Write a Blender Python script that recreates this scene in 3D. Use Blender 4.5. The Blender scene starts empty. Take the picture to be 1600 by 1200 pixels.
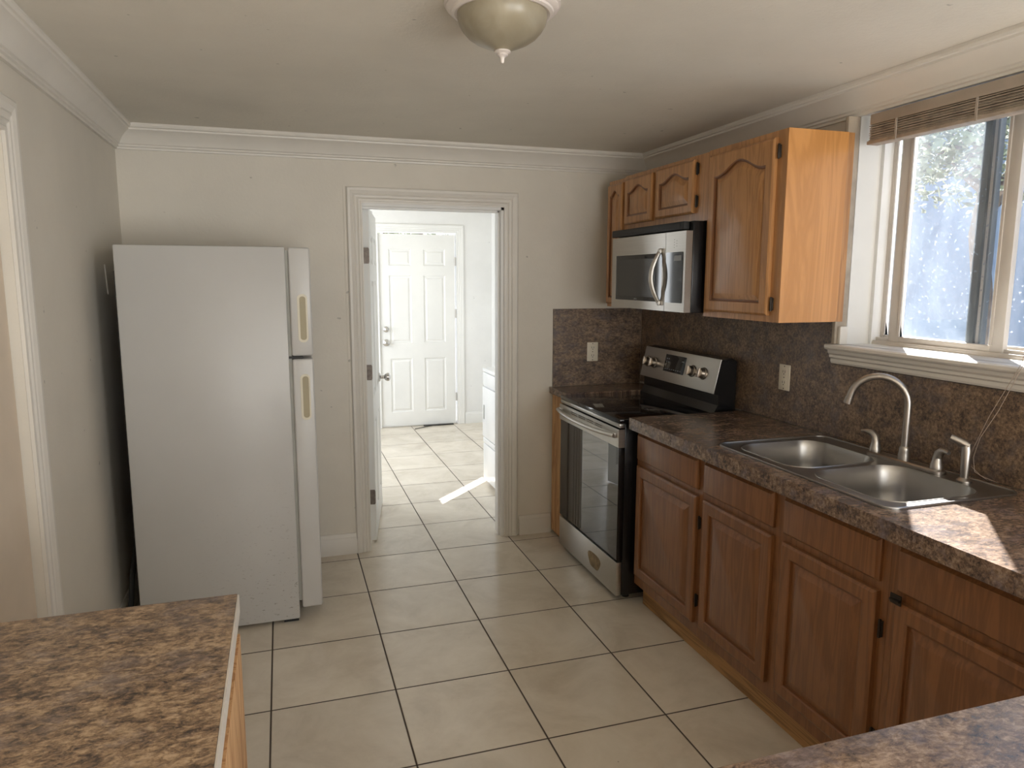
import bpy, bmesh, math, random
from mathutils import Vector, Matrix
random.seed(7)
S = bpy.context.scene
COL = S.collection
PI = math.pi

# ---------------------------------------------------------------- camera
f_px, pitch, yaw, roll = 1119.93, 0.146031, 0.309646, 0.0021157
cam_d = bpy.data.cameras.new('camera')
cam = bpy.data.objects.new('camera', cam_d); COL.objects.link(cam)
F = Vector((math.sin(yaw)*math.cos(pitch), math.cos(yaw)*math.cos(pitch), -math.sin(pitch)))
R0 = Vector((math.cos(yaw), -math.sin(yaw), 0)); U0 = R0.cross(F)
Rr = R0*math.cos(roll) + U0*math.sin(roll); Ur = -R0*math.sin(roll) + U0*math.cos(roll)
cam.matrix_world = Matrix(((Rr.x, Ur.x, -F.x, 0.0997), (Rr.y, Ur.y, -F.y, -3.95397),
                           (Rr.z, Ur.z, -F.z, 1.57241), (0, 0, 0, 1)))
cam_d.sensor_fit = 'HORIZONTAL'; cam_d.sensor_width = 36.0
cam_d.lens = f_px/1600*36.0; cam_d.clip_start = 0.02
S.camera = cam

# ---------------------------------------------------------------- sky, sun, exposure
w = bpy.data.worlds.new('sky'); S.world = w; w.use_nodes = True
wn = w.node_tree.nodes; wl = w.node_tree.links
for n in list(wn): wn.remove(n)
out = wn.new('ShaderNodeOutputWorld'); bg = wn.new('ShaderNodeBackground')
tc = wn.new('ShaderNodeTexCoord'); sx = wn.new('ShaderNodeSeparateXYZ'); rp = wn.new('ShaderNodeValToRGB')
wl.new(tc.outputs['Generated'], sx.inputs[0]); wl.new(sx.outputs['Z'], rp.inputs[0])
rp.color_ramp.elements[0].color = (0.90, 0.93, 1.0, 1); rp.color_ramp.elements[0].position = 0.0
rp.color_ramp.elements[1].color = (0.36, 0.56, 0.95, 1); rp.color_ramp.elements[1].position = 0.8
wl.new(rp.outputs[0], bg.inputs[0]); bg.inputs[1].default_value = 1.7
wl.new(bg.outputs[0], out.inputs[0])

SUN_AZ = Vector((-0.687, -0.727, 0)).normalized(); SUN_EL = math.radians(43)
sd = bpy.data.lights.new('sun', 'SUN'); sd.energy = 27; sd.angle = math.radians(0.6); sd.color = (1.0, 0.975, 0.94)
so = bpy.data.objects.new('sun', sd); COL.objects.link(so)
dirv = SUN_AZ*math.cos(SUN_EL) + Vector((0, 0, -math.sin(SUN_EL)))
so.rotation_euler = dirv.to_track_quat('-Z', 'Y').to_euler(); so.location = (8, 8, 9)

def area(name, loc, direction, sx_, sy_, power, color, portal=False):
    d = bpy.data.lights.new(name, 'AREA'); d.shape = 'RECTANGLE'; d.size = sx_; d.size_y = sy_
    d.energy = power; d.color = color
    if portal: d.cycles.is_portal = True
    o = bpy.data.objects.new(name, d); COL.objects.link(o); o.location = loc
    o.rotation_euler = Vector(direction).to_track_quat('-Z', 'Z').to_euler()
    return o
# area lamps added at unseen openings to brighten the rooms; the portal emits nothing
area('added_rear_fill', (1.05, -6.78, 1.08), (0, 1, .38), 2.1, 1.95, 66, (1.0, 0.985, 0.935))
area('added_dining_fill', (2.25, -5.2, 1.5), (-1, .25, .12), 1.6, 1.2, 66, (1.0, 0.99, 0.955))
area('kitchen_window_portal', (2.47, -2.52, 1.76), (-1, 0, 0), 1.85, 0.9, 1, (1, 1, 1), portal=True)
area('added_laundry_fill', (-0.24, 2.3, 1.35), (1, 0, 0), 1.7, 1.5, 40, (0.94, 0.98, 1.0))

S.view_settings.view_transform = 'Standard'; S.view_settings.look = 'None'
S.view_settings.gamma = 1.0; S.view_settings.use_curve_mapping = False
S.view_settings.exposure = 0.10
S.cycles.max_bounces = 10; S.cycles.diffuse_bounces = 6; S.cycles.transparent_max_bounces = 12
S.cycles.sample_clamp_indirect = 6.0
S.cycles.caustics_reflective = False; S.cycles.caustics_refractive = False

# ================================================================ materials
def mat(name):
    m = bpy.data.materials.new(name); m.use_nodes = True
    nt = m.node_tree; b = nt.nodes['Principled BSDF']
    return m, nt, b
def N(nt, t, **kw):
    n = nt.nodes.new(t)
    for k, v in kw.items():
        if k in ('operation', 'data_type', 'blend_type', 'noise_dimensions', 'wave_type', 'bands_direction', 'interpolation', 'feature'): setattr(n, k, v)
        else: n.inputs[k].default_value = v
    return n
def coords(nt, scale=(1, 1, 1), rot=(0, 0, 0)):
    g = nt.nodes.new('ShaderNodeNewGeometry'); mp = nt.nodes.new('ShaderNodeMapping')
    mp.inputs['Scale'].default_value = scale; mp.inputs['Rotation'].default_value = rot
    nt.links.new(g.outputs['Position'], mp.inputs['Vector']); return mp.outputs[0]
def ramp(nt, fac, stops):
    r = nt.nodes.new('ShaderNodeValToRGB')
    while len(r.color_ramp.elements) < len(stops): r.color_ramp.elements.new(0.5)
    for e, (p, c) in zip(r.color_ramp.elements, stops): e.position = p; e.color = (*c, 1)
    nt.links.new(fac, r.inputs[0]); return r.outputs[0]
def mixc(nt, fac, a, b, bt='MIX'):
    m = nt.nodes.new('ShaderNodeMix'); m.data_type = 'RGBA'; m.blend_type = bt
    for s, v in ((0, fac), (6, a), (7, b)):
        if isinstance(v, (int, float)): m.inputs[s].default_value = v
        elif isinstance(v, tuple): m.inputs[s].default_value = (*v, 1)
        else: nt.links.new(v, m.inputs[s])
    return m.outputs[2]
def bump(nt, b, h, strength, dist=0.002):
    n = nt.nodes.new('ShaderNodeBump'); n.inputs['Strength'].default_value = strength
    n.inputs['Distance'].default_value = dist
    nt.links.new(h, n.inputs['Height']); nt.links.new(n.outputs[0], b.inputs['Normal'])

def plain(name, col, rough=0.5, metal=0.0, noise=0.0, nscale=6.0, bmp=0.0, bscale=80, coat=0.0):
    m, nt, b = mat(name)
    b.inputs['Roughness'].default_value = rough; b.inputs['Metallic'].default_value = metal
    if coat: b.inputs['Coat Weight'].default_value = coat; b.inputs['Coat Roughness'].default_value = 0.15
    c = coords(nt)
    n = N(nt, 'ShaderNodeTexNoise', Scale=nscale, Detail=5.0); nt.links.new(c, n.inputs['Vector'])
    lo = tuple(x*(1-noise) for x in col); hi = tuple(min(1, x*(1+noise*0.6)) for x in col)
    nt.links.new(ramp(nt, n.outputs['Fac'], [(0.3, lo), (0.7, hi)]), b.inputs['Base Color'])
    if bmp:
        n2 = N(nt, 'ShaderNodeTexNoise', Scale=bscale, Detail=4.0); nt.links.new(c, n2.inputs['Vector'])
        bump(nt, b, n2.outputs['Fac'], bmp)
    return m

def paint(name, col, rough=0.6, bmp=0.25, specks=True):
    """old wall paint: slight mottle, roller texture, a few nicks"""
    m, nt, b = mat(name); b.inputs['Roughness'].default_value = rough
    c = coords(nt)
    n = N(nt, 'ShaderNodeTexNoise', Scale=2.2, Detail=6.0, Roughness=0.6); nt.links.new(c, n.inputs['Vector'])
    lo = tuple(x*0.93 for x in col)
    cc = ramp(nt, n.outputs['Fac'], [(0.35, lo), (0.65, col)])
    if specks:
        v = N(nt, 'ShaderNodeTexNoise', Scale=19.0, Detail=2.0); nt.links.new(c, v.inputs['Vector'])
        sp = ramp(nt, v.outputs['Fac'], [(0.745, (0, 0, 0)), (0.775, (1, 1, 1))])
        cc = mixc(nt, sp, cc, tuple(x*0.62 for x in col))
    nt.links.new(cc, b.inputs['Base Color'])
    n2 = N(nt, 'ShaderNodeTexNoise', Scale=60.0, Detail=5.0, Roughness=0.65); nt.links.new(c, n2.inputs['Vector'])
    bump(nt, b, n2.outputs['Fac'], bmp, 0.0025)
    return m

def laminate(name, tint=(1, 1, 1), rough=0.26, bmp=0.12):
    m, nt, b = mat(name); b.inputs['Roughness'].default_value = rough
    c = coords(nt, (0.62, 1, 1))
    big = N(nt, 'ShaderNodeTexNoise', Scale=19.0, Detail=10.0, Roughness=0.8, Distortion=0.3)
    fine = N(nt, 'ShaderNodeTexNoise', Scale=95.0, Detail=6.0, Roughness=0.75, Distortion=0.4)
    hue = N(nt, 'ShaderNodeTexNoise', Scale=11.0, Detail=8.0, Roughness=0.75)
    for n in (big, fine, hue): nt.links.new(c, n.inputs['Vector'])
    mp = nt.nodes.new('ShaderNodeMapping'); mp.inputs['Location'].default_value = (5, 3, 1)
    nt.links.new(c, mp.inputs['Vector']); nt.links.new(mp.outputs[0], hue.inputs['Vector'])
    a = nt.nodes.new('ShaderNodeMath'); a.operation = 'MULTIPLY'; a.inputs[1].default_value = 0.47
    nt.links.new(big.outputs['Fac'], a.inputs[0])
    a2 = nt.nodes.new('ShaderNodeMath'); a2.operation = 'MULTIPLY_ADD'; a2.inputs[1].default_value = 0.53
    nt.links.new(fine.outputs['Fac'], a2.inputs[0]); nt.links.new(a.outputs[0], a2.inputs[2])
    t = lambda r, g, bb: (r*tint[0], g*tint[1], bb*tint[2])
    b.inputs['Specular IOR Level'].default_value = .75
    base = ramp(nt, a2.outputs[0], [(0.405, t(.045, .030, .024)), (0.465, t(.17, .11, .070)),
                                    (0.52, t(.32, .215, .130)), (0.59, t(.52, .38, .25))])
    grey = ramp(nt, a2.outputs[0], [(0.36, t(.060, .045, .044)), (0.50, t(.20, .150, .130)), (0.62, t(.36, .29, .25))])
    hf = ramp(nt, hue.outputs['Fac'], [(0.50, (0, 0, 0)), (0.62, (1, 1, 1))])
    nt.links.new(mixc(nt, hf, base, grey), b.inputs['Base Color'])
    bump(nt, b, fine.outputs['Fac'], bmp, 0.001)
    return m

def wood(name, light, dark, rough=0.38, scale=(7, 7, 0.55), grain=26, coat=0.3, strength=0.5):
    """oak: long grain streaks along the local long axis given by scale"""
    m, nt, b = mat(name); b.inputs['Roughness'].default_value = rough
    b.inputs['Coat Weight'].default_value = coat; b.inputs['Coat Roughness'].default_value = 0.22
    c = coords(nt, scale)
    n1 = N(nt, 'ShaderNodeTexNoise', Scale=2.1, Detail=5.0, Roughness=0.55, Distortion=1.2)
    n2 = N(nt, 'ShaderNodeTexNoise', Scale=float(grain), Detail=4.0, Roughness=0.6)
    nt.links.new(c, n1.inputs['Vector']); nt.links.new(c, n2.inputs['Vector'])
    wv = N(nt, 'ShaderNodeMath', operation='MULTIPLY'); wv.inputs[1].default_value = 34.0
    nt.links.new(n1.outputs['Fac'], wv.inputs[0])
    sn = N(nt, 'ShaderNodeMath', operation='SINE'); nt.links.new(wv.outputs[0], sn.inputs[0])
    ad = N(nt, 'ShaderNodeMath', operation='MULTIPLY_ADD'); ad.inputs[1].default_value = 0.18; ad.inputs[2].default_value = 0.5
    nt.links.new(sn.outputs[0], ad.inputs[0])
    ad2 = N(nt, 'ShaderNodeMath', operation='MULTIPLY_ADD'); ad2.inputs[1].default_value = strength*0.9
    nt.links.new(n2.outputs['Fac'], ad2.inputs[0]); nt.links.new(ad.outputs[0], ad2.inputs[2])
    nt.links.new(ramp(nt, ad2.outputs[0], [(0.40, dark), (0.86, light)]), b.inputs['Base Color'])
    bump(nt, b, n2.outputs['Fac'], 0.08, 0.001)
    return m

def steel(name, col=(.58, .56, .53), rough=0.3, streak=(1, 200, 200), amt=0.12, dirt=0.0):
    m, nt, b = mat(name); b.inputs['Metallic'].default_value = 1.0
    c = coords(nt, streak)
    n = N(nt, 'ShaderNodeTexNoise', Scale=1.5, Detail=3.0); nt.links.new(c, n.inputs['Vector'])
    r = N(nt, 'ShaderNodeMath', operation='MULTIPLY_ADD'); r.inputs[1].default_value = amt; r.inputs[2].default_value = rough
    nt.links.new(n.outputs['Fac'], r.inputs[0]); nt.links.new(r.outputs[0], b.inputs['Roughness'])
    cc = ramp(nt, n.outputs['Fac'], [(0.3, tuple(x*.88 for x in col)), (0.7, col)])
    nt.links.new(cc, b.inputs['Base Color'])
    return m

M = {}
M['wall'] = paint('kitchen wall paint', (.70, .66, .585), 0.55, 0.35)
M['wall_laundry'] = paint('laundry wall paint', (.80, .80, .79), 0.5, 0.3)
M['ceiling'] = paint('ceiling paint', (.75, .715, .64), 0.75, 0.6)
M['trim'] = paint('white trim paint', (.73, .70, .645), 0.38, 0.02, False)
M['trim_white'] = paint('bright white trim paint', (.80, .80, .78), 0.4, 0.03, False)
M['door_beige'] = plain('beige door paint', (.66, .56, .45), 0.5, noise=0.05)
M['edge_trim'] = plain('dingy filler strip paint', (.40, .34, .27), 0.6, noise=0.25, nscale=14)
M['laminate'] = laminate('mottled laminate cool-lit tint', (.66, .64, .70), .22)  # cooler tint puts the window light into the right counter's colour
M['laminate_warm_lit'] = laminate('mottled laminate warm-lit tint', (.86, .83, .80), .3)  # same laminate tinted warmer: light on the left counter put into colour
M['backsplash'] = laminate('mottled laminate backsplash', (.62, .60, .60), 0.42)
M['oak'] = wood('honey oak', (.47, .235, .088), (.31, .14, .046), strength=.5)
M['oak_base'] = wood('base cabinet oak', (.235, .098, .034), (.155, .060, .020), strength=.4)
M['oak_h'] = wood('oak rails', (.42, .18, .062), (.22, .085, .026), scale=(7, .55, 7))
M['oak_toe'] = wood('toe kick plywood', (.42, .235, .09), (.15, .07, .022), scale=(9, .5, 9), grain=14, coat=.05, rough=.6)
M['veneer'] = wood('smooth orange veneer', (.62, .295, .092), (.50, .225, .062), scale=(4, 4, .4), grain=9, strength=.3, coat=.6)
M['ply'] = wood('raw wood edge', (.62, .38, .19), (.36, .17, .07), scale=(9, 9, .8), coat=0, rough=.7)
M['groove'] = plain('dark stained groove', (.20, .078, .026), 0.4, noise=.2, coat=.3)
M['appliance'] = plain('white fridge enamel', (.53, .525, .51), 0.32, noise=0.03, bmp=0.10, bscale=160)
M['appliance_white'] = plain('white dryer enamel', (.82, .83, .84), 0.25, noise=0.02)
M['gasket'] = plain('grey door gasket', (.33, .33, .30), 0.6, noise=0.1)
M['cream'] = plain('yellowed cream plastic', (.66, .62, .50), 0.45, noise=0.06)
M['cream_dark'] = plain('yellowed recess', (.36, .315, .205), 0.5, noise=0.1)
M['black'] = plain('black enamel', (.008, .008, .009), 0.25, noise=.1)
M['black_matte'] = plain('black rubber', (.02, .02, .02), 0.6, noise=.1)
M['dark_hinge'] = plain('antique hinge bronze', (.045, .035, .028), 0.45, metal=.6, noise=.3)
M['glass_black'] = plain('black glass', (.006, .006, .008), 0.06, noise=.05)
M['oven_glass'] = plain('smoked oven glass', (.012, .012, .014), 0.02, noise=.05)
M['oven_glass'].node_tree.nodes['Principled BSDF'].inputs['IOR'].default_value = 1.9
M['mw_glass'] = plain('microwave window mesh', (.035, .035, .034), 0.25, noise=.1)
M['steel'] = steel('brushed stainless')
M['steel_mw'] = steel('brushed stainless horizontal', (.50, .475, .44), 0.28, (200, 2, 200))
M['sink'] = steel('sink stainless', (.40, .385, .37), 0.30, (2, 2, 2), 0.05)
M['nickel'] = steel('brushed nickel', (.46, .43, .40), 0.27, (30, 30, 4), 0.08)
M['chrome'] = plain('chrome knob', (.55, .54, .52), 0.2, metal=1, noise=.05)
M['knob'] = plain('metal dial', (.52, .46, .40), 0.3, metal=1, noise=.1)
M['hinge_steel'] = plain('tarnished hinge steel', (.20, .17, .15), 0.4, metal=.7, noise=.3, nscale=60)
M['ivory'] = plain('ivory outlet plastic', (.78, .72, .60), 0.4, noise=.04)
M['slot'] = plain('outlet slots', (.05, .04, .03), 0.6)
M['blind'] = plain('dusty blind slats', (.44, .37, .30), 0.55, noise=.3, nscale=20)
M['blind_rail'] = plain('blind head rail', (.42, .36, .30), 0.5, noise=.2)
M['cord'] = plain('blind cord', (.42, .34, .28), 0.8)
M['alu'] = plain('window aluminium', (.52, .50, .47), 0.4, metal=.4, noise=.1)
M['alu_dark'] = plain('weathered dark mullion', (.13, .15, .16), 0.4, metal=.4, noise=.2)
M['frame_beige'] = plain('window frame beige paint', (.60, .56, .51), 0.45, noise=.08)
M['fixture'] = plain('white lamp ring', (.72, .66, .62), 0.35, noise=.04)
M['digits'] = plain('panel printing', (.30, .32, .34), 0.5)
M['steel_stain'] = plain('burnt stain', (.30, .22, .12), 0.5, metal=.5, noise=.4, nscale=30)
M['neighbour'] = plain('blue painted stucco', (.16, .225, .32), 0.8, noise=.15, nscale=1.5, bmp=.5, bscale=20)
M['concrete'] = plain('yard concrete', (.33, .33, .325), 0.85, noise=.15)
M['leaf'] = plain('foliage', (.33, .37, .22), 0.6, noise=.5, nscale=12)
M['bark'] = plain('bark', (.20, .15, .11), 0.85, noise=.4, nscale=20)

def mk_tile():
    m, nt, b = mat('beige ceramic floor tile')
    g = nt.nodes.new('ShaderNodeNewGeometry'); s = nt.nodes.new('ShaderNodeSeparateXYZ')
    nt.links.new(g.outputs['Position'], s.inputs[0])
    ds = []
    for ax in ('X', 'Y'):
        q = N(nt, 'ShaderNodeMath', operation='MULTIPLY'); q.inputs[1].default_value = 1/.457
        nt.links.new(s.outputs[ax], q.inputs[0])
        a = N(nt, 'ShaderNodeMath', operation='ADD'); a.inputs[1].default_value = 100.5; nt.links.new(q.outputs[0], a.inputs[0])
        fr = N(nt, 'ShaderNodeMath', operation='FRACT'); nt.links.new(a.outputs[0], fr.inputs[0])
        sb = N(nt, 'ShaderNodeMath', operation='SUBTRACT'); sb.inputs[1].default_value = .5; nt.links.new(fr.outputs[0], sb.inputs[0])
        ab = N(nt, 'ShaderNodeMath', operation='ABSOLUTE'); nt.links.new(sb.outputs[0], ab.inputs[0]); ds.append(ab.outputs[0])
    mn = N(nt, 'ShaderNodeMath', operation='MINIMUM'); nt.links.new(ds[0], mn.inputs[0]); nt.links.new(ds[1], mn.inputs[1])
    gr = ramp(nt, mn.outputs[0], [(0.0062, (1, 1, 1)), (0.0088, (0, 0, 0))])
    c = coords(nt, (1, 1, 1))
    n = N(nt, 'ShaderNodeTexNoise', Scale=3.2, Detail=9.0, Roughness=0.66, Distortion=.5); nt.links.new(c, n.inputs['Vector'])
    tcol = ramp(nt, n.outputs['Fac'], [(0.32, (.60, .53, .43)), (0.5, (.70, .63, .525)), (0.68, (.77, .705, .60))])
    # each tile slightly different
    sn = N(nt, 'ShaderNodeVectorMath', operation='SNAP'); sn.inputs[1].default_value = (.457, .457, 10)
    off = N(nt, 'ShaderNodeVectorMath', operation='ADD'); off.inputs[1].default_value = (45.7, 45.7, 5)
    nt.links.new(g.outputs['Position'], off.inputs[0]); nt.links.new(off.outputs[0], sn.inputs[0])
    wn_ = N(nt, 'ShaderNodeTexWhiteNoise'); nt.links.new(sn.outputs[0], wn_.inputs['Vector'])
    tv = ramp(nt, wn_.outputs['Value'], [(0, (.91, .91, .91)), (1, (1, 1, 1))])
    tcol = mixc(nt, 1.0, tcol, tv, 'MULTIPLY')
    # specks of dirt
    sp = N(nt, 'ShaderNodeTexNoise', Scale=26.0, Detail=2.0); nt.links.new(c, sp.inputs['Vector'])
    tcol = mixc(nt, ramp(nt, sp.outputs['Fac'], [(.775, (0, 0, 0)), (.80, (1, 1, 1))]), tcol, (.16, .12, .09))
    nt.links.new(mixc(nt, gr, tcol, (.055, .038, .026)), b.inputs['Base Color'])
    rr = ramp(nt, n.outputs['Fac'], [(0.3, (.16, .16, .16)), (0.7, (.27, .27, .27))])
    nt.links.new(mixc(nt, gr, rr, (.9, .9, .9)), b.inputs['Roughness'])
    b.inputs['Specular IOR Level'].default_value = 0.6
    inv = ramp(nt, mn.outputs[0], [(0.004, (0, 0, 0)), (0.011, (1, 1, 1))])
    bump(nt, b, inv, 0.5, 0.002)
    return m
M['tile'] = mk_tile()

def mk_glass(name, dirt, col, streak=(1, 1.3, .8)):
    """window glass: see-through with a sheen, and dust that catches the light"""
    m = bpy.data.materials.new(name); m.use_nodes = True; nt = m.node_tree
    for n in list(nt.nodes): nt.nodes.remove(n)
    o = nt.nodes.new('ShaderNodeOutputMaterial'); tr = nt.nodes.new('ShaderNodeBsdfTransparent')
    gl = nt.nodes.new('ShaderNodeBsdfGlossy'); gl.inputs['Roughness'].default_value = .03
    lw = nt.nodes.new('ShaderNodeLayerWeight'); pw = N(nt, 'ShaderNodeMath', operation='POWER'); pw.inputs[1].default_value = 4.0
    nt.links.new(lw.outputs['Facing'], pw.inputs[0])
    fr = N(nt, 'ShaderNodeMath', operation='MULTIPLY_ADD'); fr.inputs[1].default_value = .55; fr.inputs[2].default_value = .04
    nt.links.new(pw.outputs[0], fr.inputs[0])
    m1 = nt.nodes.new('ShaderNodeMixShader')
    nt.links.new(fr.outputs[0], m1.inputs[0]); nt.links.new(tr.outputs[0], m1.inputs[1]); nt.links.new(gl.outputs[0], m1.inputs[2])
    tl = nt.nodes.new('ShaderNodeBsdfTranslucent'); tl.inputs[0].default_value = (*col, 1)
    df = nt.nodes.new('ShaderNodeBsdfDiffuse'); df.inputs[0].default_value = (*col, 1)
    m2 = nt.nodes.new('ShaderNodeMixShader'); m2.inputs[0].default_value = .35
    nt.links.new(tl.outputs[0], m2.inputs[1]); nt.links.new(df.outputs[0], m2.inputs[2])
    c = coords(nt, streak)
    n = N(nt, 'ShaderNodeTexNoise', Scale=4.0, Detail=8.0, Roughness=.65, Distortion=.5); nt.links.new(c, n.inputs['Vector'])
    c2 = coords(nt)
    n2 = N(nt, 'ShaderNodeTexNoise', Scale=70.0, Detail=3.0); nt.links.new(c2, n2.inputs['Vector'])
    f1 = ramp(nt, n.outputs['Fac'], [(.36, (dirt*.45,)*3), (.66, (min(1, dirt*1.35),)*3)])
    f2 = ramp(nt, n2.outputs['Fac'], [(.64, (0, 0, 0)), (.74, (.35, .35, .35))])
    f = mixc(nt, 1.0, f1, f2, 'ADD')
    m3 = nt.nodes.new('ShaderNodeMixShader')
    nt.links.new(f, m3.inputs[0]); nt.links.new(m1.outputs[0], m3.inputs[1]); nt.links.new(m2.outputs[0], m3.inputs[2])
    nt.links.new(m3.outputs[0], o.inputs[0]); return m
M['glass_dirty'] = mk_glass('dusty window glass', .13, (.62, .72, .82))
M['glass_clear'] = mk_glass('window glass', .03, (.75, .78, .85))

def mk_bowl():
    m, nt, b = mat('alabaster glass shade')
    c = coords(nt)
    n = N(nt, 'ShaderNodeTexNoise', Scale=9.0, Detail=6.0, Distortion=1.5); nt.links.new(c, n.inputs['Vector'])
    nt.links.new(ramp(nt, n.outputs['Fac'], [(.35, (.28, .245, .175)), (.7, (.36, .32, .24))]), b.inputs['Base Color'])
    b.inputs['Roughness'].default_value = .3
    return m
M['bowl'] = mk_bowl()

def mk_fridge_side():
    """white enamel with scuffs low down near the front corner"""
    m, nt, b = mat('scuffed fridge side'); b.inputs['Roughness'].default_value = .34
    c = coords(nt)
    g = nt.nodes.new('ShaderNodeNewGeometry'); s = nt.nodes.new('ShaderNodeSeparateXYZ'); nt.links.new(g.outputs['Position'], s.inputs[0])
    n = N(nt, 'ShaderNodeTexNoise', Scale=3.0, Detail=5.0); nt.links.new(c, n.inputs['Vector'])
    base = ramp(nt, n.outputs['Fac'], [(.3, (.47, .465, .45)), (.7, (.50, .495, .48))])
    sc = coords(nt, (1, 1, 2.6))
    n2 = N(nt, 'ShaderNodeTexNoise', Scale=42.0, Detail=4.0, Roughness=.7); nt.links.new(sc, n2.inputs['Vector'])
    sp = ramp(nt, n2.outputs['Fac'], [(.615, (0, 0, 0)), (.655, (1, 1, 1))])
    zz = N(nt, 'ShaderNodeMapRange'); nt.links.new(s.outputs['Z'], zz.inputs[0])
    zz.inputs[1].default_value = .75; zz.inputs[2].default_value = .05; zz.inputs[3].default_value = 0; zz.inputs[4].default_value = 1
    xx = N(nt, 'ShaderNodeMapRange'); nt.links.new(s.outputs['X'], xx.inputs[0])
    xx.inputs[1].default_value = -.35; xx.inputs[2].default_value = .1; xx.inputs[3].default_value = 0.05; xx.inputs[4].default_value = 1
    k = N(nt, 'ShaderNodeMath', operation='MULTIPLY'); nt.links.new(zz.outputs[0], k.inputs[0]); nt.links.new(xx.outputs[0], k.inputs[1])
    k2 = N(nt, 'ShaderNodeMath', operation='MULTIPLY'); nt.links.new(k.outputs[0], k2.inputs[0]); nt.links.new(sp, k2.inputs[1])
    nt.links.new(mixc(nt, k2.outputs[0], base, (.16, .13, .10)), b.inputs['Base Color'])
    n3 = N(nt, 'ShaderNodeTexNoise', Scale=150.0, Detail=2.0); nt.links.new(c, n3.inputs['Vector'])
    bump(nt, b, n3.outputs['Fac'], .12, .001)
    return m
M['fridge_side'] = mk_fridge_side()

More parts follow.
